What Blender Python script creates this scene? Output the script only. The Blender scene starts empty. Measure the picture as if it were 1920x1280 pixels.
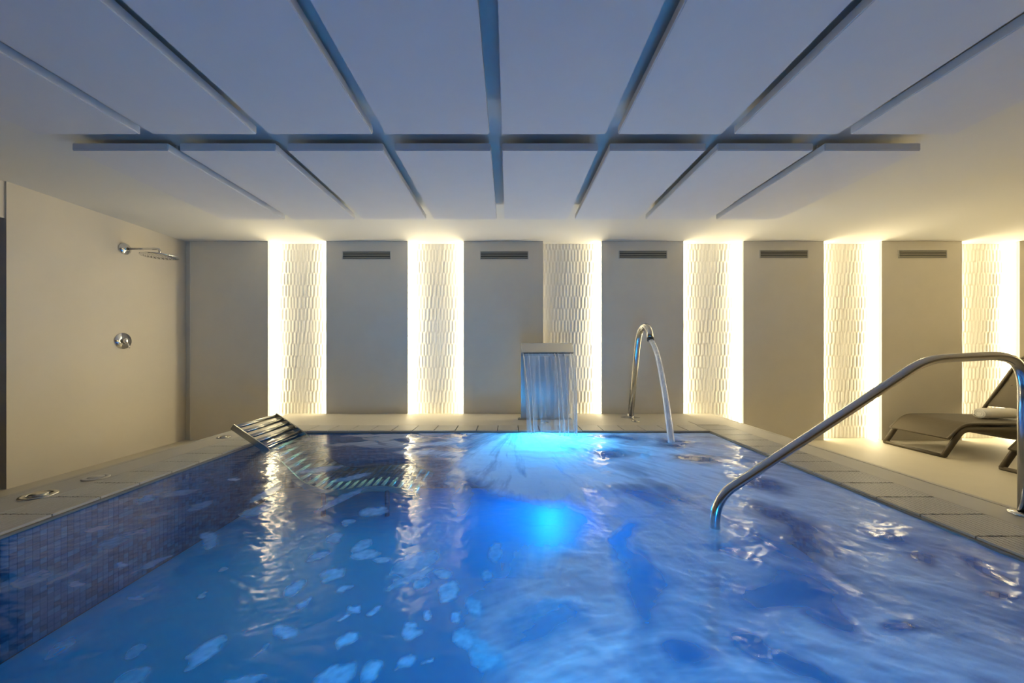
import bpy, bmesh, math, random
import numpy as np
from mathutils import Vector, Matrix
random.seed(7)
rng = np.random.RandomState(11)
sc = bpy.context.scene
COL = sc.collection
PI = math.pi

# ---------------------------------------------------------------- camera, world, exposure
F = 686.0            # focal length in pixels of the 1920 wide frame
EYE = 1.075          # eye height above the lower floor (m)
cam_d = bpy.data.cameras.new('camera')
cam_d.sensor_width = 36.0
cam_d.lens = F / 1920 * 36
cam_d.shift_x = 7 / 1920
cam_d.shift_y = 17 / 1920
cam_d.clip_start = 0.02
cam = bpy.data.objects.new('camera', cam_d)
cam.location = (0, 0, EYE)
cam.rotation_euler = (PI / 2, 0, 0)
COL.objects.link(cam)
sc.camera = cam
w = bpy.data.worlds.new('world')
sc.world = w
w.use_nodes = True
w.node_tree.nodes['Background'].inputs[0].default_value = (0.05, 0.06, 0.08, 1)
w.node_tree.nodes['Background'].inputs[1].default_value = 0.2
sc.view_settings.view_transform = 'Standard'
sc.view_settings.look = 'None'
sc.view_settings.gamma = 1
sc.view_settings.use_curve_mapping = False
sc.view_settings.exposure = 0.0

LED = 33.0            # radiance of the warm LED strips in the niches
LED_COL = (1.0, 0.85, 0.52)
BLUE_COL = (0.015, 0.46, 1.0)
BLUE_BACK, BLUE_FRONT_FILL, BLUE_FLOOR_FILL = 27.0, 27.0, 13.0   # W of the underwater lamps; front and floor ones are added fills

def area(name, loc, rot, size, power, col, size_y=None, shape='DISK', parent=None, spread=None):
    d = bpy.data.lights.new(name, 'AREA')
    d.shape = shape; d.size = size
    if size_y: d.size_y = size_y
    d.energy = power; d.color = col
    if spread: d.spread = spread
    o = bpy.data.objects.new(name, d)
    o.location = loc; o.rotation_euler = rot
    COL.objects.link(o)
    if parent: o.parent = parent
    return o

# ---------------------------------------------------------------- materials
def mat(name, col=(.8, .8, .8), rough=.5, metal=0.0, spec=.5, var=0.0, vscale=6, bump=0.0, bscale=80, stretch=(1, 1, 1)):
    m = bpy.data.materials.new(name); m.use_nodes = True
    nt = m.node_tree; b = nt.nodes['Principled BSDF']
    b.inputs['Base Color'].default_value = (*col, 1)
    b.inputs['Roughness'].default_value = rough
    b.inputs['Metallic'].default_value = metal
    b.inputs['Specular IOR Level'].default_value = spec
    if var or bump:
        tc = nt.nodes.new('ShaderNodeTexCoord'); mp = nt.nodes.new('ShaderNodeMapping')
        mp.inputs['Scale'].default_value = stretch
        nt.links.new(tc.outputs['Object'], mp.inputs[0])
    if var:
        n = nt.nodes.new('ShaderNodeTexNoise'); n.inputs['Scale'].default_value = vscale
        n.inputs['Detail'].default_value = 6; n.inputs['Roughness'].default_value = .6
        nt.links.new(mp.outputs[0], n.inputs['Vector'])
        r = nt.nodes.new('ShaderNodeMix'); r.data_type = 'RGBA'
        r.inputs[6].default_value = (*[c * (1 - var) for c in col], 1)
        r.inputs[7].default_value = (*[min(1, c * (1 + var)) for c in col], 1)
        nt.links.new(n.outputs['Fac'], r.inputs[0]); nt.links.new(r.outputs[2], b.inputs['Base Color'])
    if bump:
        n2 = nt.nodes.new('ShaderNodeTexNoise'); n2.inputs['Scale'].default_value = bscale
        n2.inputs['Detail'].default_value = 4
        nt.links.new(mp.outputs[0], n2.inputs['Vector'])
        bp = nt.nodes.new('ShaderNodeBump'); bp.inputs['Strength'].default_value = bump
        bp.inputs['Distance'].default_value = .002
        nt.links.new(n2.outputs['Fac'], bp.inputs['Height']); nt.links.new(bp.outputs[0], b.inputs['Normal'])
    return m

def emis(name, col, s):
    m = bpy.data.materials.new(name); m.use_nodes = True
    nt = m.node_tree; nt.nodes.clear()
    e = nt.nodes.new('ShaderNodeEmission'); o = nt.nodes.new('ShaderNodeOutputMaterial')
    e.inputs[0].default_value = (*col, 1); e.inputs[1].default_value = s
    nt.links.new(e.outputs[0], o.inputs[0])
    return m

M = {}
M['plaster'] = mat('plaster_sand', (.60, .55, .47), .75, var=.06, vscale=3, bump=.15, bscale=60)
M['dimwall'] = mat('plaster_low_bounce', (.16, .13, .10), .8)  # kept dark so the unseen front wall bounces little light
M['ceiling'] = mat('ceiling_white', (.74, .73, .70), .85)
M['panel'] = mat('acoustic_panel_white', (.72, .71, .72), .9, var=.03, vscale=9, bump=.1, bscale=400)
M['pier'] = mat('pier_stone', (.72, .68, .60), .7, var=.06, vscale=4, bump=.12, bscale=90)
M['relief'] = mat('relief_tile_ivory', (.88, .86, .80), .55)
M['floor'] = mat('floor_porcelain', (.54, .49, .39), .6, var=.05, vscale=5, bump=.08, bscale=70)
M['deck'] = mat('deck_porcelain', (.46, .43, .37), .6, var=.06, vscale=6, bump=.08, bscale=80)
M['grate'] = mat('grate_plastic', (.50, .48, .43), .5, var=.02)
M['channel'] = mat('channel_dark', (.10, .09, .08), .8)
M['rim'] = mat('rim_grout', (.20, .20, .18), .6)
M['mosaic'] = mat('mosaic_blue', (.016, .085, .19), .25, var=.1, vscale=22)
M['mosaic2'] = mat('mosaic_pale_blue', (.025, .12, .24), .25, var=.2, vscale=22)
M['mosaic3'] = mat('mosaic_deep_blue', (.010, .06, .14), .25, var=.2, vscale=22)
M['grout'] = mat('pool_grout', (.006, .02, .05), .8)
M['basin'] = mat('basin_blue', (.008, .34, .80), .5, var=.05, vscale=2)
M['chrome'] = mat('chrome', (.72, .72, .73), .08, 1)
M['steel'] = mat('polished_steel', (.62, .61, .60), .14, 1)
M['brushed'] = mat('brushed_steel', (.50, .50, .50), .42, 1, bump=.15, bscale=60, stretch=(.3, .3, 14))
M['satin'] = mat('satin_steel', (.50, .49, .45), .22, 1)
M['dark'] = mat('dark_rubber', (.02, .02, .02), .5)
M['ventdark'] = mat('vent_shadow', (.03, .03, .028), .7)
M['ventslat'] = mat('vent_slat_bronze', (.24, .235, .20), .5)
M['ventframe'] = mat('vent_frame', (.50, .49, .46), .5)
M['door'] = mat('door_dark_glass', (.018, .017, .015), .25)
M['doorframe'] = mat('door_frame_grey', (.35, .36, .37), .5)
M['lounger'] = mat('lounger_taupe', (.075, .057, .034), .55)
M['mesh'] = mat('lounger_sling', (.085, .067, .04), .75, bump=.5, bscale=500)
M['towel'] = mat('towel_white', (.80, .78, .74), .95, bump=.8, bscale=300)
M['led'] = emis('led_warm', LED_COL, LED)
M['led2'] = emis('led_warm_amber', (1.0, .78, .38), 34)
M['lamp'] = emis('pool_lamp_blue', (0.15, 0.6, 1.0), 1.6)

# ---------------------------------------------------------------- helpers
def link(name, me, m=None, parent=None, loc=None):
    o = bpy.data.objects.new(name, me)
    COL.objects.link(o)
    if m is not None and me is not None and not me.materials: me.materials.append(m)
    if parent: o.parent = parent
    if loc: o.location = loc
    return o

def obj(name, bm, m, parent=None, loc=None, smooth=False):
    me = bpy.data.meshes.new(name)
    bmesh.ops.recalc_face_normals(bm, faces=bm.faces)
    bm.to_mesh(me); bm.free()
    if smooth:
        for p in me.polygons: p.use_smooth = True
    return link(name, me, m, parent, loc)

def tag(o, label=None, cat=None, group=None, kind=None):
    if label: o['label'] = label
    if cat: o['category'] = cat
    if group: o['group'] = group
    if kind: o['kind'] = kind
    return o

def empty(name, loc=(0, 0, 0), rz=0):
    o = bpy.data.objects.new(name, None); COL.objects.link(o)
    o.location = loc; o.rotation_euler = (0, 0, rz); o.empty_display_size = .1
    return o

def bx(bm, x0, x1, y0, y1, z0, z1, bev=0.0):
    vs = [bm.verts.new(p) for p in ((x0, y0, z0), (x1, y0, z0), (x1, y1, z0), (x0, y1, z0),
                                    (x0, y0, z1), (x1, y0, z1), (x1, y1, z1), (x0, y1, z1))]
    fs = [bm.faces.new([vs[i] for i in f]) for f in ((3, 2, 1, 0), (4, 5, 6, 7), (0, 1, 5, 4), (1, 2, 6, 5), (2, 3, 7, 6), (3, 0, 4, 7))]
    if bev:
        es = set(e for f in fs for e in f.edges)
        bmesh.ops.bevel(bm, geom=list(es), offset=bev, segments=2, affect='EDGES', clamp_overlap=True)
    return bm

def box(name, x0, x1, y0, y1, z0, z1, m, parent=None, bev=0.0):
    return obj(name, bx(bmesh.new(), x0, x1, y0, y1, z0, z1, bev), m, parent)

def smooth_path(pts, rad=.06, seg=7):
    """round the corners of a polyline"""
    pts = [Vector(p) for p in pts]
    rads = rad if isinstance(rad, (list, tuple)) else [rad] * len(pts)
    out = [pts[0]]
    for i in range(1, len(pts) - 1):
        a, b, c = pts[i - 1], pts[i], pts[i + 1]
        r = rads[i]
        d1 = min(r, (b - a).length * .49); d2 = min(r, (c - b).length * .49)
        p1 = b + (a - b).normalized() * d1; p2 = b + (c - b).normalized() * d2
        for k in range(seg + 1):
            t = k / seg
            out.append(p1 * (1 - t) ** 2 + b * 2 * t * (1 - t) + p2 * t * t)
    out.append(pts[-1])
    return out

def tube(bm, pts, r, n=16, cap=True, ry=None):
    pts = [Vector(p) for p in pts]
    rs = r if isinstance(r, (list, tuple)) else [r] * len(pts)
    rings = []
    t0 = (pts[1] - pts[0]).normalized()
    up = Vector((0, 0, 1)) if abs(t0.z) < .9 else Vector((0, 1, 0))
    nrm = t0.cross(up).normalized()
    for i, p in enumerate(pts):
        if i == 0: t = t0
        elif i == len(pts) - 1: t = (pts[i] - pts[i - 1]).normalized()
        else: t = ((pts[i + 1] - p).normalized() + (p - pts[i - 1]).normalized()).normalized()
        nrm = (nrm - t * nrm.dot(t)).normalized()
        bi = t.cross(nrm)
        rings.append([bm.verts.new(p + (nrm * math.cos(a) * rs[i] + bi * math.sin(a) * (rs[i] if ry is None else ry)))
                      for a in [2 * PI * k / n for k in range(n)]])
    for A, B in zip(rings, rings[1:]):
        for k in range(n):
            bm.faces.new((A[k], A[(k + 1) % n], B[(k + 1) % n], B[k]))
    if cap:
        bm.faces.new(rings[0][::-1]); bm.faces.new(rings[-1])
    return bm

def lathe(bm, prof, n=32, mtx=None):
    """profile [(r,z)...] around Z"""
    rings = []
    for r, z in prof:
        if r < 1e-5: rings.append([bm.verts.new((0, 0, z))])
        else: rings.append([bm.verts.new((r * math.cos(2 * PI * k / n), r * math.sin(2 * PI * k / n), z)) for k in range(n)])
    for A, B in zip(rings, rings[1:]):
        for k in range(n):
            a = [A[k % len(A)], A[(k + 1) % len(A)], B[(k + 1) % len(B)], B[k % len(B)]]
            a = list(dict.fromkeys(a))
            if len(a) >= 3: bm.faces.new(a)
    if mtx is not None: bmesh.ops.transform(bm, matrix=mtx, verts=bm.verts)
    return bm

def prism_y(bm, prof, y0, y1):
    """closed (x,z) outline extruded along y"""
    A = [bm.verts.new((x, y0, z)) for x, z in prof]; B = [bm.verts.new((x, y1, z)) for x, z in prof]
    n = len(prof)
    for k in range(n): bm.faces.new((A[k], A[(k + 1) % n], B[(k + 1) % n], B[k]))
    bm.faces.new(A[::-1]); bm.faces.new(B)
    return bm

def ribbon(prof, t):
    """thicken an open (x,z) polyline to a closed outline"""
    top, bot = [], []
    P = [Vector((x, z)) for x, z in prof]
    for i, p in enumerate(P):
        a = P[max(i - 1, 0)]; b = P[min(i + 1, len(P) - 1)]
        d = (b - a).normalized(); nn = Vector((-d.y, d.x))
        top.append(p + nn * t / 2); bot.append(p - nn * t / 2)
    return [(v.x, v.y) for v in top + bot[::-1]]

def at(u, v, y):      # photograph point on the plane at depth y
    return Vector(((u - 953) * y / F, y, EYE + (657 - v) * y / F))

def on(u, v, h):      # photograph point on the horizontal plane at height h
    y = (EYE - h) * F / (v - 657)
    return Vector(((u - 953) * y / F, y, h))

# ---------------------------------------------------------------- dimensions
YB = 4.39                      # plane of the piers of the back wall
YN = YB * 1.025                # plane of the relief tiles
XL, XR = -3.89, 7.1
YF = -2.6
ZC = 2.387
ZP = .32                       # top of the raised pool deck
ZW = .30                       # water level
PX0, PX1, PY0, PY1 = -2.11, 1.905, -.55, 3.455        # pool opening
GX0, GX1, GY0, GY1 = -2.37, 2.20, -.81, 3.695         # outer edge of the gratings
OX0, OX1, OY0 = -2.60, 2.42, -1.05                    # outer edge of the deck

# ---------------------------------------------------------------- room shell
bm = bmesh.new()
bx(bm, XL - .3, OX0, YF, YB + .3, -.1, 0)
bx(bm, OX1, XR + .2, YF, YB + .3, -.1, 0)
bx(bm, OX0, OX1, YF, OY0, -.1, 0)
tag(obj('floor', bm, M['floor']), kind='structure')
tag(box('ceiling', XL - .3, XR + .2, YF - .2, YB + .3, ZC, ZC + .12, M['ceiling']), kind='structure')

DY0, DY1, DZ = 1.75, 2.836, 2.10       # doorway in the left wall
bm = bmesh.new()
bx(bm, XL - .2, XL, DY1, YB + .3, 0, ZC)
bx(bm, XL - .2, XL, YF, DY0, 0, ZC)
bx(bm, XL - .2, XL - .012, DY0, DY1, DZ, ZC)
tag(obj('wall_left', bm, M['plaster']), kind='structure')
door = tag(box('door_1', XL - .14, XL - .10, DY0 + .03, DY1 - .03, .01, DZ - .03, M['door'], bev=.003), kind='structure')
bm = bmesh.new()
bx(bm, XL - .17, XL - .07, DY0, DY0 + .03, 0, DZ); bx(bm, XL - .17, XL - .07, DY1 - .03, DY1, 0, DZ)
bx(bm, XL - .17, XL - .07, DY0, DY1, DZ - .03, DZ)
obj('door_frame', bm, M['door'], door)
bm = bmesh.new(); tube(bm, [(XL - .06, DY0 + .12, .9), (XL - .06, DY0 + .12, 1.3)], .012)
tube(bm, [(XL - .11, DY0 + .12, .95), (XL - .06, DY0 + .12, .95)], .008); tube(bm, [(XL - .11, DY0 + .12, 1.25), (XL - .06, DY0 + .12, 1.25)], .008)
obj('door_handle', bm, M['steel'], door, smooth=True)
tag(box('wall_right', XR, XR + .2, YF, YB + .3, 0, ZC, M['plaster']), kind='structure')
tag(box('wall_front', XL - .3, XR + .2, YF - .2, YF, 0, ZC, M['dimwall']), kind='structure')

# unseen LED lines assumed on the right hand wall, added to warm that side
for yy in (.9, 2.5):
    bm = bmesh.new(); bx(bm, XR - .02, XR + .001, yy, yy + .06, .05, ZC - .05)
    obj('led_strip', bm, M['led2'], bpy.data.objects['wall_right'])
# back wall: slab, piers, relief niches, LED strips
SX = YB / F
wall = tag(box('wall_back', XL - .3, XR + .2, YN + .02, YN + .2, 0, ZC, M['plaster']), kind='structure')
px_piers = [(357, 502), (612, 764), (869.5, 1018), (1129, 1281), (1394, 1544), (1653.5, 1803), (1912, 2064)]
piers = [((a - 953) * SX, (b - 953) * SX) for a, b in px_piers]
for k, (a, b) in enumerate(piers):
    p = box('pier', a, b, YB, YN + .02, 0, ZC, M['pier'], wall, bev=.002)
# thin metal edge beads on the piers
for k, (a, b) in enumerate(piers):
    bm = bmesh.new()
    bx(bm, a - .003, a, YB - .002, YB + .012, 0, ZC); bx(bm, b, b + .003, YB - .002, YB + .012, 0, ZC)
    obj('edge_bead', bm, M['relief'], wall)

def relief(x0, x1, seed):
    """undulating ivory relief tiles: staggered long hexagon ribs"""
    r = np.random.RandomState(seed)
    pitch, row = .041, .1445
    nx = int((x1 - x0) / pitch * 8) + 1; nz = int(ZC / row * 10) + 1
    xs = np.linspace(x0, x1, nx); zs = np.linspace(0, ZC, nz)
    X, Z = np.meshgrid(xs, zs)
    R = np.floor(Z / row).astype(int); fz = Z / row - R
    def cell(rr):
        ph = (X - x0) / pitch + .5 * (rr % 2)
        c = np.floor(ph).astype(int); f = ph - c
        amp = .55 + .45 * np.sin(c * 12.9898 + rr * 78.233 + seed) ** 2
        til = .9 * np.sin(c * 39.34 + rr * 11.13 + seed * 3.1)
        h = 1 - np.abs(2 * f - 1) ** 1.6
        return h * amp * (1 + til * (f - .5))
    h0 = cell(R)
    hn = cell(np.where(fz > .5, R + 1, R - 1))
    d = np.minimum(fz, 1 - fz)
    t = np.clip(d / .09, 0, 1); t = t * t * (3 - 2 * t)
    H = np.maximum(h0 * t, 0) * (1) + (1 - t) * .5 * np.minimum(h0, hn)
    H *= .0058
    V = np.stack([X, YN - H, Z], -1).reshape(-1, 3)
    i = np.arange((nz - 1) * nx).reshape(nz - 1, nx)[:, :-1].ravel()
    Q = np.stack([i, i + 1, i + nx + 1, i + nx], -1)
    return grid_mesh('relief_tile', V, Q)

def grid_mesh(name, V, Q, smooth=True):
    me = bpy.data.meshes.new(name)
    me.vertices.add(len(V)); me.vertices.foreach_set('co', V.astype(np.float32).ravel())
    me.loops.add(Q.size); me.loops.foreach_set('vertex_index', Q.astype(np.int32).ravel())
    me.polygons.add(len(Q))
    me.polygons.foreach_set('loop_start', np.arange(0, Q.size, Q.shape[1], dtype=np.int32))
    me.polygons.foreach_set('loop_total', np.full(len(Q), Q.shape[1], dtype=np.int32))
    me.polygons.foreach_set('use_smooth', np.full(len(Q), smooth))
    me.update(calc_edges=True); me.validate()
    return me

for k in range(len(piers) - 1):
    a, b = piers[k][1], piers[k + 1][0]
    o = link('relief_tile', relief(a, b, k + 1), M['relief'], wall)
    o['kind'] = 'stuff'
    if k != 2:
        box('led_strip', a + .001, a + .004, YN - .062, YN - .018, .004, ZC - .004, M['led'], wall)
    box('led_strip', b - .004, b - .001, YN - .062, YN - .018, .004, ZC - .004, M['led'], wall)
box('corner_recess', XL, piers[0][0], YB + .025, YN + .02, 0, ZC, M['pier'], wall)

# ---------------------------------------------------------------- raised pool deck with gratings, basin, mosaic
deck = bmesh.new()
for (a, b, c, d) in ((OX0, GX0, OY0, YB), (GX1, OX1, OY0, YB), (GX0, GX1, GY1, YB), (GX0, GX1, OY0, GY0)):
    bx(deck, a, b, c, d, 0, ZP)
deck = tag(obj('pool_deck', deck, M['deck']), kind='structure')
bm = bmesh.new()
for (a, b, c, d) in ((GX0, PX0 - .0, GY0, GY1), (PX1, GX1, GY0, GY1), (PX0, PX1, PY1, GY1), (PX0, PX1, GY0, PY0)):
    bx(bm, a, b, c, d, .05, ZP - .03)
obj('overflow_channel', bm, M['channel'], deck)
bm = bmesh.new()
W_ = .020
for (a, b, c, d) in ((PX0, PX0 + W_, PY0, PY1), (PX1 - W_, PX1, PY0, PY1), (PX0, PX1, PY1 - W_, PY1), (PX0, PX1, PY0, PY0 + W_)):
    bx(bm, a, b, c, d, .297, .309)
obj('rim', bm, M['rim'], deck)
# deck paving joints: thin recessed strips between large tiles
def grate_mesh(length, width, gap, along='x'):
    """ribs run along y (the pool edge), piece is width (x) by length (y)"""
    bm = bmesh.new()
    p = .0118; n = int(width / p); p = width / n
    for k in range(n):
        x = k * p
        e = random.choice((0, 0, .003))
        bx(bm, x + gap / 2, x + p - gap / 2, .003 + e, length - .003 - e, ZP - .012, ZP + (0 if k % 2 else -.0006))
    for yy in (.03, length - .04):
        bx(bm, .004, width - .004, yy, yy + .01, ZP - .03, ZP - .0125)
    me = bpy.data.meshes.new('grate'); bm.to_mesh(me); bm.free(); me.materials.append(M['grate'])
    return me
L = .2005
gl = grate_mesh(L, PX0 + .004 - GX0, .0018); gr = grate_mesh(L, GX1 - PX1 + .004, .0042); gb = grate_mesh(L, GY1 - PY1 + .004, .0016)
y = .83 - 8 * L
y = GY1 - .0 - math.floor((GY1 - GY0) / L) * L
while y < GY1 - .01:
    link('grate', gl, None, deck, (GX0, y, 0))
    link('grate', gr, None, deck, (PX1 - .004, y, 0))
    y += L
x = PX0
n = int((PX1 - PX0) / L)
for k in range(n):
    o = link('grate', gb, None, deck, (PX0 + .004 + (k + 1) * (PX1 - PX0 - .008) / n, PY1 - .004, 0))
    o.rotation_euler = (0, 0, PI / 2); o.scale = (1, (PX1 - PX0 - .008) / n / L, 1)
# small square sump lid set in the deck at the back right corner
bm = bmesh.new(); bx(bm, PX1 + .01, PX1 + .24, GY1 + .02, GY1 + .20, ZP, ZP + .003, .001)
obj('inspection_lid', bm, M['deck'], deck)
# outer stone border of the deck
bm = bmesh.new()
bx(bm, OX0 - .012, OX0 + .02, OY0, YB, ZP - .03, ZP + .0015); bx(bm, OX1 - .02, OX1 + .012, OY0, YB, ZP - .03, ZP + .0015)
obj('edge_trim', bm, M['deck'], deck)

basin = bmesh.new()
ZB = -.22
bx(basin, PX0 - .1, PX0 + .012, PY0, PY1 + .0, ZB - .1, .295)
bx(basin, PX1 - .012, PX1 + .1, PY0, PY1, ZB - .1, .295)
bx(basin, PX0 - .1, PX1 + .1, PY1 - .012, PY1 + .1, ZB - .1, .295)
bx(basin, PX0 - .1, PX1 + .1, PY0 - .1, PY0 + .012, ZB - .1, .295)
bx(basin, PX0, PX1, PY0, PY1, ZB - .1, ZB)
basin = tag(obj('pool_basin', basin, M['basin']), kind='structure')
# mosaic: each tile near the camera a part, the rest of the visible band joined
T = .0254
def tile_me(mm):
    bm = bmesh.new(); bx(bm, -.004, .004, .0007, T - .0007, .0007, T - .0007)
    me = bpy.data.meshes.new('mosaic_tile'); bm.to_mesh(me); bm.free(); me.materials.append(mm); return me
tiles = [tile_me(M['mosaic']), tile_me(M['mosaic2']), tile_me(M['mosaic3'])]
xt = PX0 + .0145
box('grout_bed', PX0 + .010, xt + .001, PY0, PY1, -.219, .296, M['grout'], basin)
box('grout_bed', PX1 - .0155, PX1 - .010, PY0, PY1, -.219, .296, M['grout'], basin)
box('grout_bed', PX0, PX1, PY1 - .0155, PY1 - .010, -.219, .296, M['grout'], basin)
cnt = 0
near_cols = range(int((1.45 - PY0) / T), int((1.45 - PY0) / T) + 42)
for c in near_cols:
    for r in range(7):
        link('mosaic_tile', tiles[random.choice((0, 0, 1, 2))], None, basin, (xt, PY0 + c * T, .296 - (r + 1) * T)); cnt += 1
V, Q, MI = [], [], []
def add_tile(o, du, dv, dn, mi):
    b = len(V); e = .0007
    for (u, v) in ((e, e), (T - e, e), (T - e, T - e), (e, T - e)):
        for n_ in (-.003, .004): V.append(o + du * u + dv * v + dn * n_)
    i = lambda c, n_: b + c * 2 + n_
    fs = [(i(0, 1), i(1, 1), i(2, 1), i(3, 1))] + [(i(k, 0), i((k + 1) % 4, 0), i((k + 1) % 4, 1), i(k, 1)) for k in range(4)]
    Q.extend(fs); MI.extend([mi] * 5)
ux, uy, uz = Vector((1, 0, 0)), Vector((0, 1, 0)), Vector((0, 0, 1))
ncol = int((PY1 - PY0 - .016) / T); ncx = int((PX1 - PX0) / T)
for r in range(20):
    for c in range(int((.6 - PY0) / T), ncol):
        if not (c in near_cols and r < 7):
            add_tile(Vector((xt, PY0 + c * T, .296 - (r + 1) * T)), uy, uz, ux, random.choice((0, 0, 1, 2)))
        add_tile(Vector((PX1 - .0145, PY0 + c * T, .296 - (r + 1) * T)), uy, uz, -ux, random.choice((0, 0, 1, 2)))
    for c in range(1, ncx):
        add_tile(Vector((PX0 + c * T, PY1 - .0145, .296 - (r + 1) * T)), ux, uz, -uy, random.choice((0, 0, 1, 2)))
me = grid_mesh('mosaic_band', np.array([tuple(v) for v in V]), np.array(Q), False)
for k in ('mosaic', 'mosaic2', 'mosaic3'): me.materials.append(M[k])
me.polygons.foreach_set('material_index', np.array(MI, dtype=np.int32)[:len(me.polygons)])
o = link('mosaic_band', me, None, basin); o['kind'] = 'stuff'

# ---------------------------------------------------------------- underwater lamps
def pool_lamp(loc, rz, power, label, r=.12, spread=None, tilt=0.0):
    t = empty('pool_lamp', loc, rz)       # faces local -y
    tag(t, label, 'pool light', 'underwater pool lights')
    m_ = Matrix.Rotation(PI / 2, 4, 'X')
    obj('bezel', lathe(bmesh.new(), [(r, 0), (r + .02, .002), (r + .02, .012), (r, .02), (r - .008, .012)], 32, m_), M['steel'], t, smooth=True)
    obj('lens', lathe(bmesh.new(), [(0, .016), (r * .6, .015), (r - .008, .01)], 32, m_), M['lamp'], t, smooth=True)
    area('lamp_light', (0, -.03, 0), (-PI / 2 - tilt, 0, 0), r * 1.7, power, BLUE_COL, parent=t, spread=spread)
    return t
pool_lamp((.38, PY1 - .020, .13), 0, BLUE_BACK, 'bright blue pool light under the waterfall', tilt=math.radians(35))
floor_fill = tag(empty('pool_lamp', (.42, 3.27, ZB)), 'added blue fill light on the pool floor under the foam', 'pool light', 'underwater pool lights')  # added lamp, not a known fixture; lights foam and ceiling from below
obj('bezel', lathe(bmesh.new(), [(.075, 0), (.095, .0), (.09, .006), (.075, .008)], 32), M['steel'], floor_fill, smooth=True)
obj('lens', lathe(bmesh.new(), [(0, .006), (.05, .005), (.075, .003)], 32), M['lamp'], floor_fill, smooth=True)
area('lamp_light', (0, 0, .02), (PI, 0, 0), .14, BLUE_FLOOR_FILL, BLUE_COL, parent=floor_fill)
pool_lamp((.2, PY0 + .014, .05), PI, BLUE_FRONT_FILL, 'added blue fill light on the unseen near wall of the pool', spread=math.radians(120), tilt=math.radians(8))  # added behind the view to brighten the near water and foam

# ---------------------------------------------------------------- water
def vnoise(x, y, seed=0):
    r = np.random.RandomState(seed); tab = r.rand(256, 256)
    xi = np.floor(x).astype(int); yi = np.floor(y).astype(int)
    fx = x - xi; fy = y - yi
    fx = fx * fx * fx * (fx * (fx * 6 - 15) + 10); fy = fy * fy * fy * (fy * (fy * 6 - 15) + 10)
    g = lambda a, b: tab[a & 255, b & 255]
    return (g(xi, yi) * (1 - fx) + g(xi + 1, yi) * fx) * (1 - fy) + (g(xi, yi + 1) * (1 - fx) + g(xi + 1, yi + 1) * fx) * fy
def fbm(x, y, o=4, seed=0, g=.5):
    s = 0; a = 1; t = 0
    for k in range(o):
        s = s + a * vnoise(x * 2 ** k + 17.3 * k, y * 2 ** k + 5.1 * k, seed + k); t += a; a *= g
    return s / t
def sst(a, b, x):
    t = np.clip((x - a) / (b - a), 0, 1); return t * t * (3 - 2 * t)

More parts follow.
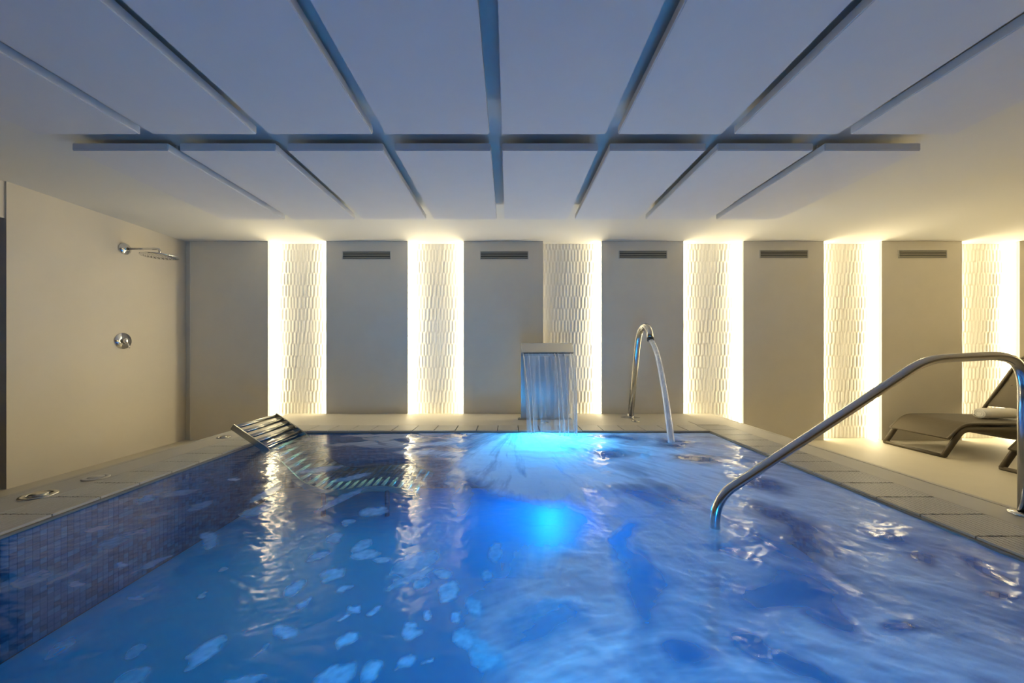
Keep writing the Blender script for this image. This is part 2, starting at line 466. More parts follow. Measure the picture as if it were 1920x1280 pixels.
def water_fields(X, Y):
    """foam density 0..1 and surface height, both as functions of the place in the pool"""
    # domain warp: everything swirls away from the two falls
    wx = fbm(X * 1.6 + 3, Y * 1.6 + 9, 4, 5) - .5; wy = fbm(X * 1.6 + 31, Y * 1.6 + 1, 4, 15) - .5
    fx = fbm(X * 9 + 3, Y * 9, 3, 25) - .5; fy = fbm(X * 9 + 5, Y * 9 + 7, 3, 35) - .5
    gx = fbm(X * 4 + 13, Y * 4 + 3, 4, 27) - .5; gy = fbm(X * 4 + 51, Y * 4 + 77, 4, 37) - .5
    Xw = X + .20 * wx + .16 * gx + .03 * fx; Yw = Y + .20 * wy + .16 * gy + .03 * fy
    # right hand veil: aerated water, with the ceiling's reflection painted in as foam
    edge = -.02 - .35 * sst(1.3, 2.6, Y) + .0 * Y
    edge = np.where(Y > 1.25, edge + .30 * np.exp(-((Y - 1.75) / .38) ** 2), edge - .0)
    veil = sst(edge - .14, edge + .22, Xw)
    big = fbm(Xw * 1.5 + 7, Yw * 1.5 + 2, 3, 45)
    dens = veil * (.50 + .26 * sst(.30, .62, big) + .22 * (1 - sst(.3, 1.0, X)))
    # holes: deeper clear water seen through the veil  (centre u,v half-size a,b px, angle)
    holes = [(1490, 1005, 105, 42, 25), (1440, 965, 60, 22, 20), (1475, 1105, 95, 30, 12), (1545, 1140, 60, 18, 35), (1235, 1110, 42, 95, 0),
             (1055, 1170, 50, 28, 0), (1050, 985, 95, 48, 0), (1210, 935, 75, 28, 5), (1430, 1210, 60, 22, 45), (1520, 1255, 70, 20, 30),
             (1725, 1040, 34, 12, 5), (1660, 1000, 50, 10, 12), (1790, 985, 60, 9, 18), (1860, 1110, 60, 9, 8), (1870, 1060, 60, 14, 22),
             (1260, 828, 30, 9, 0), (1150, 820, 45, 7, 0), (1120, 850, 50, 8, 0), (1300, 860, 70, 9, 5), (1420, 905, 60, 12, 10),
             (1200, 1010, 24, 60, 0), (1310, 1250, 60, 26, 20), (1380, 1030, 50, 14, 30), (1700, 1190, 50, 8, 20)]
    def blob(u, v, a, b, ang, soft=.75, XX=Xw, YY=Yw):
        c = on(u, v, ZW); k = (c.y / F); ky = k * (v - 657 + 0.0) / 0.765 * c.y / F if False else c.y * c.y / ((EYE - ZW) * F)
        dx = (XX - c.x - (YY - c.y) * c.x / c.y) / k; dy = -(YY - c.y) / ky
        A = math.radians(ang); p = dx * math.cos(A) + dy * math.sin(A); q = -dx * math.sin(A) + dy * math.cos(A)
        d = np.sqrt((p / a) ** 2 + (q / b) ** 2)
        return 1 - sst(1 - soft, 1 + soft, d)
    hol = 0
    for (u, v, a, b, an) in holes: hol = np.maximum(hol, blob(u, v, a, b, an))
    dens = dens * (1 - .92 * hol)
    # streaks of foam behind the falls
    tong = [(1085, 860, 30, 45, -10, .6), (1160, 935, 110, 20, 22, .55), (1240, 860, 60, 16, 40, .7), (1330, 930, 120, 18, 30, .6), (1010, 905, 90, 12, 0, .45),
            (1040, 850, 60, 22, 0, .75), (980, 850, 60, 10, -5, .5), (1050, 826, 120, 7, 0, .9), (900, 830, 70, 6, 4, .35), (830, 850, 90, 7, 3, .5), (790, 830, 80, 4, 0, .5),
            (860, 905, 60, 25, 80, .3), (1000, 1200, 60, 110, 15, .35), (1110, 1230, 120, 60, 0, .3)]
    for (u, v, a, b, an, s) in tong: dens = np.maximum(dens, s * blob(u, v, a, b, an, .6))
    # thin rippled scum near the lounger
    sc_ = sst(.50, .60, fbm(Xw * 3 + 2 * Yw, Yw * 9, 4, 61)) * sst(2.6, 3.1, Y) * sst(-1.75, -1.3, X)
    dens = np.maximum(dens, .42 * sc_)
    # leaf-sized foam rafts on the calm side
    hx = fbm(X * 26, Y * 26, 3, 125) - .5; hy = fbm(X * 26 + 9, Y * 26, 3, 135) - .5
    Xs = X + .03 * hx; Ys = Y + .05 * hy
    raft = 0 * X
    rafts = [(533, 1181, 16, 12, 0, .95), (653, 1200, 17, 12, -30, .95), (772, 1182, 17, 9, -5, 1), (385, 1220, 42, 12, -33, .75), (697, 1260, 26, 14, -50, .9),
             (625, 1275, 40, 16, -25, .75), (760, 1242, 15, 8, -30, .8), (802, 1238, 12, 5, -35, .8), (842, 1107, 20, 15, -45, .8), (888, 1135, 14, 18, -15, .7),
             (805, 1153, 8, 7, 0, .9), (857, 1157, 8, 7, 0, .7), (667, 1142, 11, 7, 0, .9), (645, 1157, 9, 4, -20, .8), (703, 1145, 10, 4, -20, .8),
             (555, 1100, 20, 8, -30, .75), (625, 1075, 17, 10, -5, .8), (600, 1040, 20, 6, -25, .7), (680, 1022, 20, 8, -28, .7), (685, 1040, 24, 8, -3, .7),
             (715, 1053, 15, 5, 0, .6), (628, 1010, 14, 8, 0, .5), (570, 1130, 10, 5, -30, .7), (645, 1103, 14, 6, -20, .7), (700, 958, 25, 7, -5, .55), (653, 978, 12, 5, -10, .5),
             (780, 1055, 45, 16, -22, .5), (775, 1082, 40, 8, -20, .6), (830, 1077, 13, 8, 0, .6), (790, 1095, 12, 7, -10, .7), (912, 1075, 12, 9, 0, .5), (930, 1035, 12, 16, 0, .5),
             (395, 1010, 12, 22, 30, .35), (390, 1001, 15, 6, -10, .5), (275, 935, 17, 6, -15, .6), (437, 899, 12, 3, 0, .6), (335, 925, 40, 5, -10, .35), (375, 948, 28, 7, -15, .3),
             (210, 1018, 30, 9, -15, .3), (260, 1120, 20, 7, -15, .3), (60, 1085, 50, 14, -20, .25), (130, 1075, 60, 6, -25, .25), (145, 1093, 18, 6, 0, .35), (225, 1061, 12, 5, -10, .4),
             (290, 1056, 38, 4, -25, .35), (385, 1115, 10, 5, -20, .4), (255, 1222, 18, 8, -10, .3), (240, 1275, 50, 14, -30, .35), (120, 1210, 45, 14, -35, .25), (460, 1278, 40, 10, -5, .5),
             (480, 958, 30, 8, -15, .4), (600, 880, 40, 5, -8, .4), (660, 895, 35, 4, -12, .4), (500, 925, 30, 6, -25, .5), (640, 935, 50, 5, -25, .35), (250, 1000, 40, 4, -12, .25),
             (180, 990, 30, 6, -12, .25), (295, 965, 35, 4, -8, .25), (870, 1197, 22, 16, 20, .6), (905, 1230, 35, 20, 30, .5), (490, 1222, 20, 3, -45, .3), (420, 1066, 8, 5, 0, .3), (455, 1183, 6, 3, 0, .3)]
    for (u, v, a, b, an, s) in rafts:
        raft = np.maximum(raft, min(1, s * 1.15) * blob(u, v, a * 1.05, b * 1.05, an, .4, Xs, Ys))
    raft = raft * (.62 + .5 * fbm(X * 60 + Y * 30, Y * 70 - X * 40, 3, 141))
    # combed grain of bubbles drawn out by the flow (circles around the near centre)
    ang = np.arctan2(3.75 - Y, X - .1); rad = np.hypot(X - .1, 3.75 - Y)
    grain = fbm(ang * 60 + 5 * wx, rad * 4 + 5 * wy, 4, 71, .6)
    band = fbm(ang * 13 + 3 * wx, rad * 1.3 + 3 * wy, 3, 73)
    a2 = np.arctan2(Y - .1, X - .5); r2 = np.hypot(X - .5, Y - .1)
    comb = fbm(r2 * 60 + 4 * wx, a2 * 8 + 4 * wy, 3, 77); near = 1 - sst(.9, 1.4, Y)
    g_ = grain * (1 - near) + comb * near
    dens = dens * (.42 + .85 * g_ + .45 * sst(.25, .6, band) * (X > -.6) + .3 * (X <= -.6))
    dens = np.clip(np.maximum(dens, raft), 0, 1)
    # height
    rough = np.clip(.12 + veil * .55 + .8 * sst(2.0, 3.3, Y) * sst(-1.5, -.6, X), 0, 1.2)
    cas = np.exp(-(((X - .38) / .45) ** 2 + ((Y - 3.3) / .25) ** 2)) + np.exp(-(((X - 1.36) / .2) ** 2 + ((Y - 3.05) / .2) ** 2))
    h = (fbm(X * 3.2, Y * 4.5, 3, 81) - .5) * .016 * (.35 + rough)
    h = h + (fbm(Xw * 7, Yw * 11, 3, 91, .5) - .5) * .010 * (.18 + rough)
    h = h + (fbm(X * 32, Y * 60, 2, 95) - .5) * .0018
    h = h + cas * .018 * (fbm(X * 14, Y * 14, 3, 99) - .2)
    
    fade = sst(0, .05, X - PX0) * sst(0, .05, PX1 - X) * sst(0, .05, PY1 - Y)
    return dens, np.clip(raft, 0, 1), h * (.3 + .7 * fade)

NXW, NYW = 760, 620
xs = np.linspace(PX0 + .016, PX1 - .016, NXW)
tt = np.linspace(0, 1, NYW)
ys = (PY0 + .014) + (PY1 - .030 - PY0) * (.55 * tt + .45 * tt ** 2)
Xg, Yg = np.meshgrid(xs, ys)
dens, raf, hh = water_fields(Xg, Yg)
V = np.stack([Xg, Yg, ZW + hh], -1).reshape(-1, 3)
i = np.arange((NYW - 1) * NXW).reshape(NYW - 1, NXW)[:, :-1].ravel()
me = grid_mesh('pool_water', V, np.stack([i, i + 1, i + NXW + 1, i + NXW], -1))
at_ = me.attributes.new('foam', 'FLOAT', 'POINT'); at_.data.foreach_set('value', dens.astype(np.float32).ravel())

ar_ = me.attributes.new('raft', 'FLOAT', 'POINT'); ar_.data.foreach_set('value', raf.astype(np.float32).ravel())
wm = bpy.data.materials.new('water_surface'); wm.use_nodes = True
nt = wm.node_tree; nt.nodes.clear(); N = nt.nodes.new; Lk = nt.links.new
out = N('ShaderNodeOutputMaterial')
tr = N('ShaderNodeBsdfTransparent'); tr.inputs[0].default_value = (.50, .88, 1, 1)
gls = N('ShaderNodeBsdfGlossy'); gls.inputs['Roughness'].default_value = .15
lw = N('ShaderNodeLayerWeight'); lw.inputs['Blend'].default_value = .5
pw = N('ShaderNodeMath'); pw.operation = 'POWER'; pw.inputs[1].default_value = 5
Lk(lw.outputs['Facing'], pw.inputs[0])
ma = N('ShaderNodeMath'); ma.operation = 'MULTIPLY_ADD'; ma.inputs[1].default_value = .98; ma.inputs[2].default_value = .022; Lk(pw.outputs[0], ma.inputs[0])
mx = N('ShaderNodeMixShader'); Lk(ma.outputs[0], mx.inputs[0]); Lk(tr.outputs[0], mx.inputs[1]); Lk(gls.outputs[0], mx.inputs[2])
tc = N('ShaderNodeTexCoord')
nz = N('ShaderNodeTexNoise'); nz.inputs['Scale'].default_value = 45; nz.inputs['Detail'].default_value = 3; Lk(tc.outputs['Object'], nz.inputs['Vector'])
bp = N('ShaderNodeBump'); bp.inputs['Strength'].default_value = .25; bp.inputs['Distance'].default_value = .0012
Lk(nz.outputs['Fac'], bp.inputs['Height']); Lk(bp.outputs[0], gls.inputs['Normal']); Lk(bp.outputs[0], lw.inputs['Normal'])
df = N('ShaderNodeBsdfDiffuse'); df.inputs[0].default_value = (.78, .82, .86, 1)
tl = N('ShaderNodeBsdfTranslucent'); tl.inputs[0].default_value = (.97, .98, 1, 1)
m2 = N('ShaderNodeMixShader'); ar2 = N('ShaderNodeAttribute'); ar2.attribute_name = 'raft'
mr = N('ShaderNodeMapRange'); mr.inputs[1].default_value = 0; mr.inputs[2].default_value = .3; mr.inputs[3].default_value = .55; mr.inputs[4].default_value = .88
Lk(ar2.outputs['Fac'], mr.inputs[0]); Lk(mr.outputs[0], m2.inputs[0]); Lk(df.outputs[0], m2.inputs[1]); Lk(tl.outputs[0], m2.inputs[2])
g2 = N('ShaderNodeBsdfGlossy'); g2.inputs['Roughness'].default_value = .5
m3 = N('ShaderNodeMixShader'); m3.inputs[0].default_value = .10; Lk(m2.outputs[0], m3.inputs[1]); Lk(g2.outputs[0], m3.inputs[2])
at2 = N('ShaderNodeAttribute'); at2.attribute_name = 'foam'
m4 = N('ShaderNodeMixShader'); Lk(at2.outputs['Fac'], m4.inputs[0]); Lk(mx.outputs[0], m4.inputs[1]); Lk(m3.outputs[0], m4.inputs[2])
Lk(m4.outputs[0], out.inputs[0])
o = link('pool_water', me, wm)
tag(o, 'blue rippling pool water with pale foam streaks and drifting foam rafts', 'water', kind='stuff')

def stream_mat(name, a_lo, a_hi, scale, seed=0.0):
    m = bpy.data.materials.new(name); m.use_nodes = True
    nt = m.node_tree; nt.nodes.clear(); N = nt.nodes.new; Lk = nt.links.new
    out = N('ShaderNodeOutputMaterial'); tr = N('ShaderNodeBsdfTransparent'); tr.inputs[0].default_value = (.95, .97, 1, 1)
    g = N('ShaderNodeBsdfGlossy'); g.inputs['Roughness'].default_value = .18
    d = N('ShaderNodeBsdfDiffuse'); d.inputs[0].default_value = (.85, .87, .9, 1)
    t = N('ShaderNodeBsdfTranslucent'); t.inputs[0].default_value = (.85, .87, .9, 1)
    a = N('ShaderNodeMixShader'); a.inputs[0].default_value = .5; Lk(d.outputs[0], a.inputs[1]); Lk(t.outputs[0], a.inputs[2])
    b = N('ShaderNodeMixShader'); b.inputs[0].default_value = .35; Lk(a.outputs[0], b.inputs[1]); Lk(g.outputs[0], b.inputs[2])
    tc = N('ShaderNodeTexCoord'); mp = N('ShaderNodeMapping'); mp.inputs['Scale'].default_value = scale; mp.inputs['Location'].default_value = (seed, 0, 0)
    n = N('ShaderNodeTexNoise'); n.inputs['Scale'].default_value = 1; n.inputs['Detail'].default_value = 4
    Lk(tc.outputs['Object'], mp.inputs[0]); Lk(mp.outputs[0], n.inputs['Vector'])
    r = N('ShaderNodeMapRange'); r.inputs[1].default_value = .38; r.inputs[2].default_value = .68; r.inputs[3].default_value = a_lo; r.inputs[4].default_value = a_hi
    Lk(n.outputs['Fac'], r.inputs[0])
    c = N('ShaderNodeMixShader'); Lk(r.outputs[0], c.inputs[0]); Lk(tr.outputs[0], c.inputs[1]); Lk(b.outputs[0], c.inputs[2])
    Lk(c.outputs[0], out.inputs[0])
    return m
M['sheet'] = stream_mat('falling_water', .05, .42, (38, 2, .8))
M['strand'] = stream_mat('falling_water_dense', .6, .9, (60, 60, 1))

# ---------------------------------------------------------------- ceiling panels
PT, HP = .045, EYE + 1.20
LW, PITCH, LEN = .576, .6455, 1.153
ord_ = ['leftmost', 'second from the left', 'third from the left', 'fourth from the left', 'fourth from the right', 'third from the right', 'second from the right', 'rightmost']
def panel_mesh():
    return bx(bmesh.new(), 0, LW, 0, LEN, 0, PT, .004)
def make_panel():
    t = empty('ceiling_panel', (0, 0, 0))
    obj('board', panel_mesh(), M['panel'], t)
    for (hx, hy) in ((.08, .15), (LW - .08, .15), (.08, LEN - .15), (LW - .08, LEN - .15)):
        bm = bmesh.new(); tube(bm, [(hx, hy, PT - .001), (hx, hy, ZC - HP)], .006, 8)
        obj('hanger', bm, M['ceiling'], t)
    return t
def dup(root):
    r = root.copy(); COL.objects.link(r)
    for ch in list(root.children):
        c = ch.copy(); COL.objects.link(c); c.parent = r
        for g in list(ch.children):
            d = g.copy(); COL.objects.link(d); d.parent = c
    return r
p0 = make_panel(); first = True
XC = -.071
for row, y0 in (('far', 2.195), ('near', 2.033 - LEN)):
    for k in range(8):
        t = p0 if first else dup(p0); first = False
        side = -1 if k < 4 else 1
        j = 3 - k if k < 4 else k - 4
        x = XC - (PITCH - LW) / 2 - LW - j * PITCH if k < 4 else XC + (PITCH - LW) / 2 + j * PITCH
        t.location = (x, y0, HP)
        tag(t, 'flat white ceiling panel, %s in the row %s' % (ord_[k], 'nearer the niche wall' if row == 'far' else 'nearer the camera'), 'ceiling panel', 'suspended ceiling panels')

# ---------------------------------------------------------------- air vents
def make_vent():
    t = empty('air_vent')
    w, h = .582, .098
    bm = bmesh.new()
    bx(bm, 0, w, -.006, 0, 0, .008, .001); bx(bm, 0, w, -.006, 0, h - .008, h, .001)
    bx(bm, 0, .009, -.006, 0, .008, h - .008); bx(bm, w - .009, w, -.006, 0, .008, h - .008)
    obj('frame', bm, M['ventframe'], t)
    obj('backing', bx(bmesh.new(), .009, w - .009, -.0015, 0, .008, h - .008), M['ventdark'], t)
    for k in range(3):
        z = .014 + k * .027
        bm = bmesh.new(); A = [(-.0055, z + .013), (-.0055, z + .016), (-.0018, z + .003), (-.0018, z)]
        v0 = [bm.verts.new((.009, a, b)) for a, b in A]; v1 = [bm.verts.new((w - .009, a, b)) for a, b in A]
        for q in range(4): bm.faces.new((v0[q], v0[(q + 1) % 4], v1[(q + 1) % 4], v1[q]))
        bm.faces.new(v0[::-1]); bm.faces.new(v1)
        obj('slat', bm, M['ventslat'], t)
    return t
v0_ = None
vl = ['leftmost slatted air vent high on the grey wall', 'slatted air vent high on the wall left of the waterfall top', 'slatted air vent above the curved water spout',
      'slatted air vent second from the right on the wall', 'rightmost slatted air vent, above the sun lounger']
for k, (u, v) in enumerate(((642, 486), (900, 486), (1160, 485), (1424, 484), (1684, 484))):
    t = make_vent() if v0_ is None else dup(v0_)
    v0_ = v0_ or t
    p = at(u, v, YB); t.location = (p.x, YB, p.z)
    tag(t, vl[k], 'air vent', 'air vents on the back wall')

# ---------------------------------------------------------------- shower
YS = 3.706
sh = tag(empty('wall_shower', (XL, YS, 2.105)), 'round chrome overhead shower on a straight wall arm', 'shower head')
RY = Matrix.Rotation(PI / 2, 4, 'Y')
obj('wall_flange', lathe(bmesh.new(), [(0, 0), (.058, 0), (.060, .006), (.055, .016), (.030, .024), (.013, .030), (.013, .04)], 32, RY), M['chrome'], sh, smooth=True)
bm = bmesh.new(); tube(bm, smooth_path([(.0, 0, 0), (.36, 0, 0), (.36, 0, -.055)], .04), .0115, 14)
obj('arm', bm, M['chrome'], sh, smooth=True)
hd = obj('head', lathe(bmesh.new(), [(0, -.040), (.018, -.040), (.020, -.058), (.05, -.062), (.135, -.066), (.150, -.070), (.150, -.078), (.145, -.082), (0, -.082)], 40, Matrix.Translation((.36, 0, 0))), M['chrome'], sh, smooth=True)
bm = bmesh.new()
for r_, n_ in ((.03, 6), (.06, 12), (.09, 18), (.12, 24)):
    for k in range(n_):
        a = 2 * PI * k / n_; lathe(b2 := bmesh.new(), [(0, -.0835), (.0022, -.083), (.0022, -.081)], 6, Matrix.Translation((.36 + r_ * math.cos(a), r_ * math.sin(a), 0)))
        tmp = bpy.data.meshes.new('t'); b2.to_mesh(tmp); b2.free(); bm.from_mesh(tmp); bpy.data.meshes.remove(tmp)
nn = obj('nozzles', bm, M['dark'], hd); nn['kind'] = 'stuff'

mxr = tag(empty('shower_mixer', (XL, 3.69, EYE + 18 * 3.69 / F)), 'round chrome shower mixer plate with lever on the left wall', 'shower tap')
obj('plate', lathe(bmesh.new(), [(0, 0), (.078, 0), (.082, .004), (.080, .010), (0, .012)], 40, RY), M['chrome'], mxr, smooth=True)
kn = obj('knob', lathe(bmesh.new(), [(.030, .010), (.030, .050), (.027, .056), (0, .058)], 28, RY), M['chrome'], mxr, smooth=True)
bm = bmesh.new(); tube(bm, [(.046, 0, -.005), (.062, 0, -.045), (.070, 0, -.075)], [.008, .0065, .005], 12)
obj('lever', bm, M['chrome'], mxr, smooth=True)

# ---------------------------------------------------------------- waterfall blade
wf = tag(empty('waterfall_spout', (.14, 4.05, ZP)), 'broad stainless steel waterfall blade standing on the back deck', 'waterfall spout')
Wd = .525
yb, yf = 0.0, -.34           # back plate, lip (local y)
ztop = EYE - ZP + (657 - 643) * 3.95 / F      # local heights
lip = EYE - ZP + (657 - 661) * 3.70 / F
def prism_x(prof, x0, x1):
    bm = bmesh.new()
    A = [bm.verts.new((x0, y, z)) for y, z in prof]; B = [bm.verts.new((x1, y, z)) for y, z in prof]
    n = len(prof)
    for k in range(n): bm.faces.new((A[k], A[(k + 1) % n], B[(k + 1) % n], B[k]))
    bm.faces.new(A[::-1]); bm.faces.new(B)
    return bm
# one bent plate: up the back, over a rounded shoulder, forward and down to the lip
pts = [(.0, .0), (.0, ztop - .10)] + [(-.10 + .10 * math.cos(a), ztop - .10 + .10 * math.sin(a)) for a in [PI / 2 * k / 8 for k in range(1, 9)]] + [(-.20, ztop - .002), (-.30, ztop - .02), (-.35, ztop - .06)]
obj('back_plate', prism_x(ribbon([(0, .004), (0, ztop - .10)], .045), 0, Wd), M['brushed'], wf)
hood = [(.022, ztop - .10)] + [(-.08 + .102 * math.cos(a), ztop - .10 + .10 * math.sin(a)) for a in [PI / 2 * k / 8 for k in range(1, 9)]] + \
       [(-.20, ztop - .002), (-.235, ztop - .008), (-.352, lip + .006), (-.355, lip), (-.345, lip), (-.30, lip + .004), (-.10, lip - .004), (-.022, lip - .04)]
obj('hood', prism_x(hood, 0, Wd), M['brushed'], wf, smooth=False)
obj('lip_slot', prism_x([(-.352, lip - .001), (-.352, lip - .008), (-.31, lip - .008), (-.31, lip + .004)], .006, Wd - .006), M['dark'], wf)
obj('base_foot', bx(bmesh.new(), -.035, Wd + .03, -.05, .05, 0, .012, .002), M['brushed'], wf)
for hx in (-.02, Wd + .015):
    obj('bolt', lathe(bmesh.new(), [(.009, .012), (.009, .020), (0, .021)], 8, Matrix.Translation((hx, -.03, 0))), M['steel'], wf)

def fall_pt(x, s, h0=None):
    """water leaving the lip at local x, s = 0 top .. 1 at the pool"""
    z0 = ZP + lip - .006; drop = z0 - ZW + .004
    y0 = 4.05 - .345; reach = .36
    t = math.sqrt(s) if s > 0 else 0
    cx = .14 + Wd / 2
    xx = cx + (x - cx) * (1 - .09 * s)
    return Vector((xx, y0 - reach * t, z0 - drop * s))
nu, nv = 60, 40
V = []; 
for layer in (0, 1):
    for b in range(nv + 1):
        s = b / nv
        for a in range(nu + 1):
            x = .14 + .008 + (Wd - .016) * a / nu
            p = fall_pt(x, s); p.y += (.0015 + .003 * math.sin(a * 1.7 + 2 * s) * s) + layer * .003
            V.append(tuple(p))
Q = []
n1 = (nu + 1) * (nv + 1)
for b in range(nv):
    for a in range(nu):
        i0 = b * (nu + 1) + a
        Q.append((i0, i0 + 1, i0 + nu + 2, i0 + nu + 1)); Q.append((n1 + i0 + nu + 1, n1 + i0 + nu + 2, n1 + i0 + 1, n1 + i0))
ws = link('water_sheet', grid_mesh('water_sheet', np.array(V), np.array(Q)), M['sheet'])
tag(ws, 'thin transparent sheet of water falling from the steel blade', 'falling water')
for (xa, xb_, r_) in ((.150, .195, .0075), (.205, .222, .004), (.20 + .27, .20 + .28, .005), (.50, .525, .006), (.655, .650, .006), (.635, .628, .0035), (.56, .565, .004)):
    bm = bmesh.new(); P_ = []
    for k in range(25):
        s = k / 24; q = fall_pt(xa + (xb_ - xa) * s, s); q.y -= .004; P_.append(q)
    tube(bm, P_, [r_ * (.55 + .45 * k / 24) for k in range(25)], 10)
    obj('water_strand', bm, M['strand'], ws, smooth=True)

# ---------------------------------------------------------------- curved spout with water jet
b0 = on(1182, 783, ZP)
sp = tag(empty('water_spout', b0), 'slim swan neck steel tube spout pouring a jet into the pool', 'water spout')
obj('base_plate', bx(bmesh.new(), -.075, .075, -.075, .075, 0, .008, .002), M['steel'], sp).rotation_euler = (0, 0, PI / 4 * .8)
X0 = b0.x
top = at(1204, 624, 3.78)
pth = smooth_path([Vector((b0.x, b0.y, ZP + .004)), Vector((X0 + .0, 3.86, 1.22)), Vector((X0, 3.72, 1.335)), Vector((X0, 3.58, 1.30)), Vector((X0, 3.53, 1.185))], [0, .10, .09, .08, 0], 8)
bm = bmesh.new(); tube(bm, [p - b0 for p in pth], .0315, 20)
obj('tube', bm, M['steel'], sp, smooth=True)
e = Vector((X0, 3.53, 1.185)) - b0
bm = bmesh.new(); tube(bm, [e + Vector((0, .004, .012)), e + Vector((0, -.006, -.014))], .033, 20)
obj('nozzle', bm, M['dark'], sp, smooth=True)
bm = bmesh.new(); tube(bm, [Vector((0, 0, .006)), Vector((0, -.003, .05))], .036, 20)
obj('collar', bm, M['steel'], sp, smooth=True)
P_ = []
for k in range(31):
    s = k / 30
    t = math.sqrt(s + .01) - .1
    P_.append(Vector((X0 + .0, 3.525 - .45 * t / .905, 1.175 - (1.175 - ZW + .004) * s)))
bm = bmesh.new(); tube(bm, P_, [.022 + .006 * k / 30 for k in range(31)], 16)
tag(obj('water_jet', bm, M['strand'], smooth=True), 'arching jet of white water pouring from the curved steel spout', 'falling water')

# ---------------------------------------------------------------- push buttons and inlets in the deck
def button(u, v, r, label, kind='satin'):
    p = on(u, v, ZP)
    t = tag(empty('deck_button', p), label, 'deck button', 'round fittings set in the pool deck')
    obj('ring', lathe(bmesh.new(), [(r * .62, .0), (r * .62, .006), (r * .95, .007), (r, .004), (r, 0)], 32), M[kind], t, smooth=True)
    if kind == 'satin':
        obj('push_cap', lathe(bmesh.new(), [(r * .5, .0), (r * .5, .009), (r * .42, .012), (0, .0125)], 28), M['satin'], t, smooth=True)
        obj('seal', lathe(bmesh.new(), [(0, .002), (r * .63, .002), (r * .63, 0)], 28), M['dark'], t)
    else:
        obj('cover', lathe(bmesh.new(), [(0, .009), (r * .6, .008), (r * .63, 0)], 28), M[kind], t, smooth=True)
button(72, 929, .070, 'large round steel button in the left deck, nearest the camera')
button(180, 896, .060, 'pale round cover in the left deck between two steel buttons', 'grate')
button(419, 820, .052, 'round steel button on the left deck beside the slatted headrest')
button(1021, 792, .042, 'small round steel button under the waterfall blade')
button(1191, 790, .045, 'small round steel button at the foot of the curved spout')

# ---------------------------------------------------------------- pool handrail
hr = tag(empty('handrail', (2.36, 1.68, ZP)), 'bent stainless steel handrail stepping from the deck down into the pool', 'handrail')
def HR(u, v):
    yy = 1.60 + .08 * (u - 1338) / (1921 - 1338)
    return at(u, v, yy)
raw = [HR(1336, 1180), HR(1338, 990), HR(1349, 941), HR(1736, 673.5), HR(1880, 664.5), HR(1921, 712), HR(1921, 962)]
raw[0].z = -.35; raw[0].x = HR(1338, 990).x; raw[0].y = raw[1].y
raw[5].x = raw[6].x = 2.37; raw[6].y = raw[5].y = 1.68; raw[6].z = ZP + .004
raw = [raw[0], HR(1340, 952), HR(1375, 920.0)] + raw[3:4] + raw[3:4][:0] + [HR(1766, 666.5)][:0] + [at(1876, 665.5, 1.673), Vector((2.37, 1.68, EYE - .055)), raw[6]]
pth = smooth_path([raw[0], HR(1341, 934), raw[3], HR(1893, 665), Vector((2.37, 1.68, EYE - .10)), raw[-1]], [0, .10, .09, .12, .09, 0], 10)
bm = bmesh.new(); tube(bm, [p - Vector(hr.location) for p in pth], .020, 24)
obj('rail', bm, M['steel'], hr, smooth=True)
obj('floor_flange', lathe(bmesh.new(), [(.0205, .0), (.048, .0), (.050, .003), (.046, .010), (.0215, .014)], 32, Matrix.Translation((.01, 0, .0))), M['chrome'], hr, smooth=True)

# ---------------------------------------------------------------- tubular lounger standing in the water
ml = tag(empty('massage_lounger', (-1.9, 3.14, 0)), 'steel slatted pool lounger with its headrest rising from the water', 'pool lounger')
Y0, Y1 = 2.865, 3.405
cx_, cy_ = -1.9, 3.14
prof = [(-2.165, .478), (-1.905, .300), (-1.62, .02), (-1.45, -.04), (-1.28, -.04), (-1.05, .0), (-.85, -.02), (-.70, -.08)]
prof_s = smooth_path([(x, 0, z) for x, z in prof], [0, .01, .08, .12, .12, .12, .1, 0], 5)
ps = [(p.x, p.z) for p in prof_s]
for yy in (Y0, Y1 - .012):
    obj('side_rail', prism_y(bmesh.new(), [(x - cx_, z) for x, z in ribbon(ps, .045)], yy - cy_, yy + .012 - cy_), M['satin'], ml)
# slats spaced along the profile
def along(ps, step, start=0.0):
    res = []; d = 0; nxt = start
    for (a, b) in zip(ps, ps[1:]):
        l = math.hypot(b[0] - a[0], b[1] - a[1])
        while l > 1e-6 and nxt <= d + l:
            f = (nxt - d) / l; res.append((a[0] + (b[0] - a[0]) * f, a[1] + (b[1] - a[1]) * f, math.atan2(b[1] - a[1], b[0] - a[0]))); nxt += step
        d += l
    return res
for (x, z, a) in along(ps, .066, .016):
    bm = bmesh.new(); tube(bm, [(0, Y0 + .010 - cy_, 0), (0, Y1 - .010 - cy_, 0)], .0165, 12, ry=.0165)
    s_ = obj('slat', bm, M['satin'], ml, (x - cx_, 0, z), smooth=True)
for (lx, lz) in ((-1.45, -.03), (-.95, -.01)):
    for yy in (Y0 + .006, Y1 - .006):
        bm = bmesh.new(); tube(bm, [(lx - cx_, yy - cy_, lz - .015), (lx - cx_, yy - cy_, ZB)], .018, 12)
        obj('leg', bm, M['mosaic3'], ml, smooth=True)

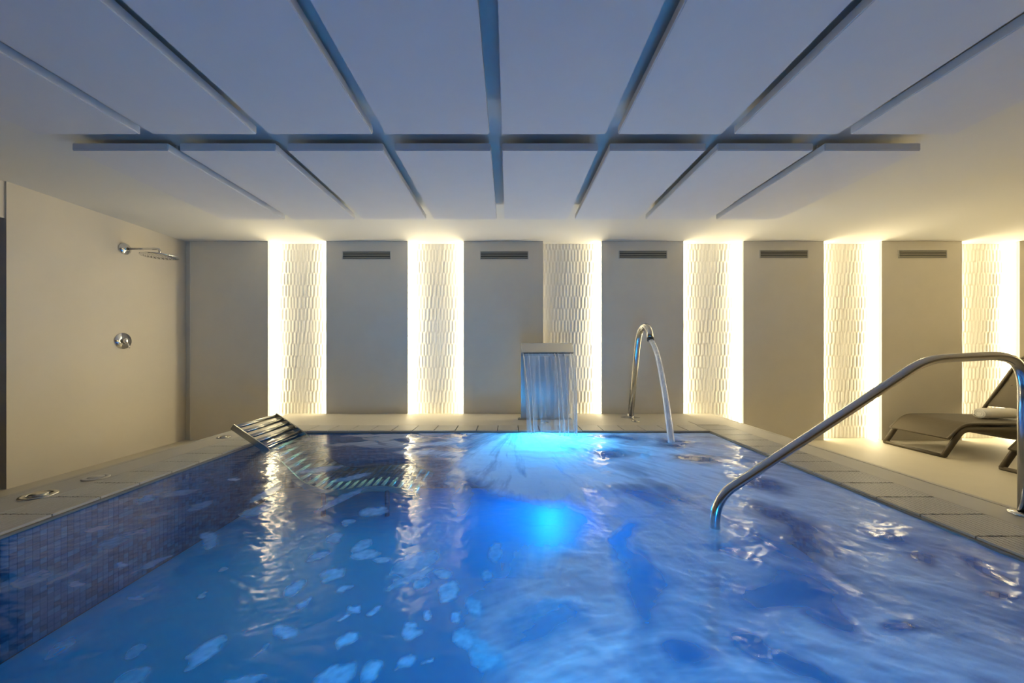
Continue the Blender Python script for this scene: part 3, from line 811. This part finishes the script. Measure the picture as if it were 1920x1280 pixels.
# ---------------------------------------------------------------- sun loungers
def make_lounger():
    t = empty('sun_lounger', (4.34, 3.65, 0))
    Wl = .61
    seat = smooth_path([(.085, 0, .185), (.235, 0, .335), (.70, 0, .335), (1.10, 0, .325), (1.85, 0, .345)], [0, .10, .1, .1, 0], 6)
    obj('seat_shell', prism_y(bmesh.new(), ribbon([(p.x, p.z) for p in seat], .022), .035, Wl - .035), M['mesh'], t)
    # shell rims
    for yy in (.03, Wl - .03):
        bm = bmesh.new(); tube(bm, [(p.x, yy, p.z + .002) for p in seat], .013, 10)
        obj('seat_rim', bm, M['lounger'], t, smooth=True)
    for nm, y_ in (('side_frame', 0), ('side_frame', Wl)):
        bm = bmesh.new()
        yy = y_ + (.022 if y_ == 0 else -.022)
        tube(bm, smooth_path([(.03, yy, .018), (.215, yy, .282), (1.50, yy, .282), (1.66, yy, .018)], [0, .07, .08, 0], 7), .022, 14, ry=.026)
        obj(nm, bm, M['lounger'], t, smooth=True)
    for xx in (.03, 1.66):
        bm = bmesh.new(); tube(bm, [(xx, .01, .018), (xx, Wl - .01, .018)], .018, 12)
        obj('foot_bar', bm, M['lounger'], t, smooth=True)
    bm = bmesh.new(); prism_y(bm, [(.62, .28), (.72, .21), (.86, .155), (.93, .15), (1.0, .165), (1.15, .24), (1.22, .28)], .14, Wl - .10)
    obj('underseat_support', bm, M['lounger'], t)
    # raised backrest: frame and sling
    a = math.radians(54); d = Vector((math.cos(a), 0, math.sin(a)))
    h = Vector((1.10, 0, .345)); L_ = .82
    bm = bmesh.new()
    tube(bm, smooth_path([h + Vector((0, .04, 0)), h + d * L_ + Vector((0, .04, 0)), h + d * L_ + Vector((0, Wl - .04, 0)), h + Vector((0, Wl - .04, 0))], [0, .08, .08, 0], 6), .017, 12)
    obj('backrest_frame', bm, M['lounger'], t, smooth=True)
    c0 = h + d * .12; c1 = h + d * (L_ - .01)
    obj('backrest_sling', prism_y(bmesh.new(), ribbon([(c0.x, c0.z), ((c0.x + c1.x) / 2 + .01, (c0.z + c1.z) / 2 - .01), (c1.x, c1.z)], .008), .05, Wl - .05), M['mesh'], t)
    for py in (.12, Wl - .12):
        bm = bmesh.new(); tube(bm, [h + d * .42 + Vector((.01, py, 0)), Vector((1.52, py, .30))], .010, 8)
        obj('backrest_prop', bm, M['lounger'], t, smooth=True)
    return t
l1 = make_lounger()
tag(l1, 'taupe plastic sun lounger with a raised back, holding the rolled white towel', 'sun lounger', 'sun loungers on the lower floor')
l2 = dup(l1); l2.location = (4.41, 3.29 - .61 + .02, 0)
tag(l2, 'nearer taupe sun lounger, only its foot frame showing at the right edge', 'sun lounger', 'sun loungers on the lower floor')

# rolled towel
tw = tag(empty('rolled_towel', (5.06, 3.93, .347)), 'rolled white towel lying on the taupe sun lounger', 'towel')
bm = bmesh.new(); n = 24; R_ = .056
rings = []
ks = [0, .006, .02, .05, .10, .19, .27, .33, .36, .374, .38]
for k in ks:
    e_ = min(k, .38 - k); rr = R_ * (1 - .45 * math.exp(-e_ / .012)) * (1 + .02 * math.sin(k * 40))
    rings.append([bm.verts.new((k, rr * 1.25 * math.cos(2 * PI * q / n), R_ + rr * math.sin(2 * PI * q / n) * (1 if math.sin(2 * PI * q / n) > 0 else R_ / max(rr, 1e-4) * rr / R_))) for q in range(n)])
for A, B in zip(rings, rings[1:]):
    for q in range(n): bm.faces.new((A[q], A[(q + 1) % n], B[(q + 1) % n], B[q]))
bm.faces.new(rings[0][::-1]); bm.faces.new(rings[-1])
obj('roll', bm, M['towel'], tw, smooth=True)
bm = bmesh.new()   # free edge of the cloth, wound in a spiral at the ends
sp_ = []
for k in range(70):
    a = k * .28; r = R_ * (.15 + .8 * k / 70); sp_.append((-.001, r * 1.2 * math.cos(a), R_ + r * math.sin(a) * .95))
tube(bm, sp_, .0025, 6)
obj('spiral_edge', bm, M['towel'], tw, smooth=True)
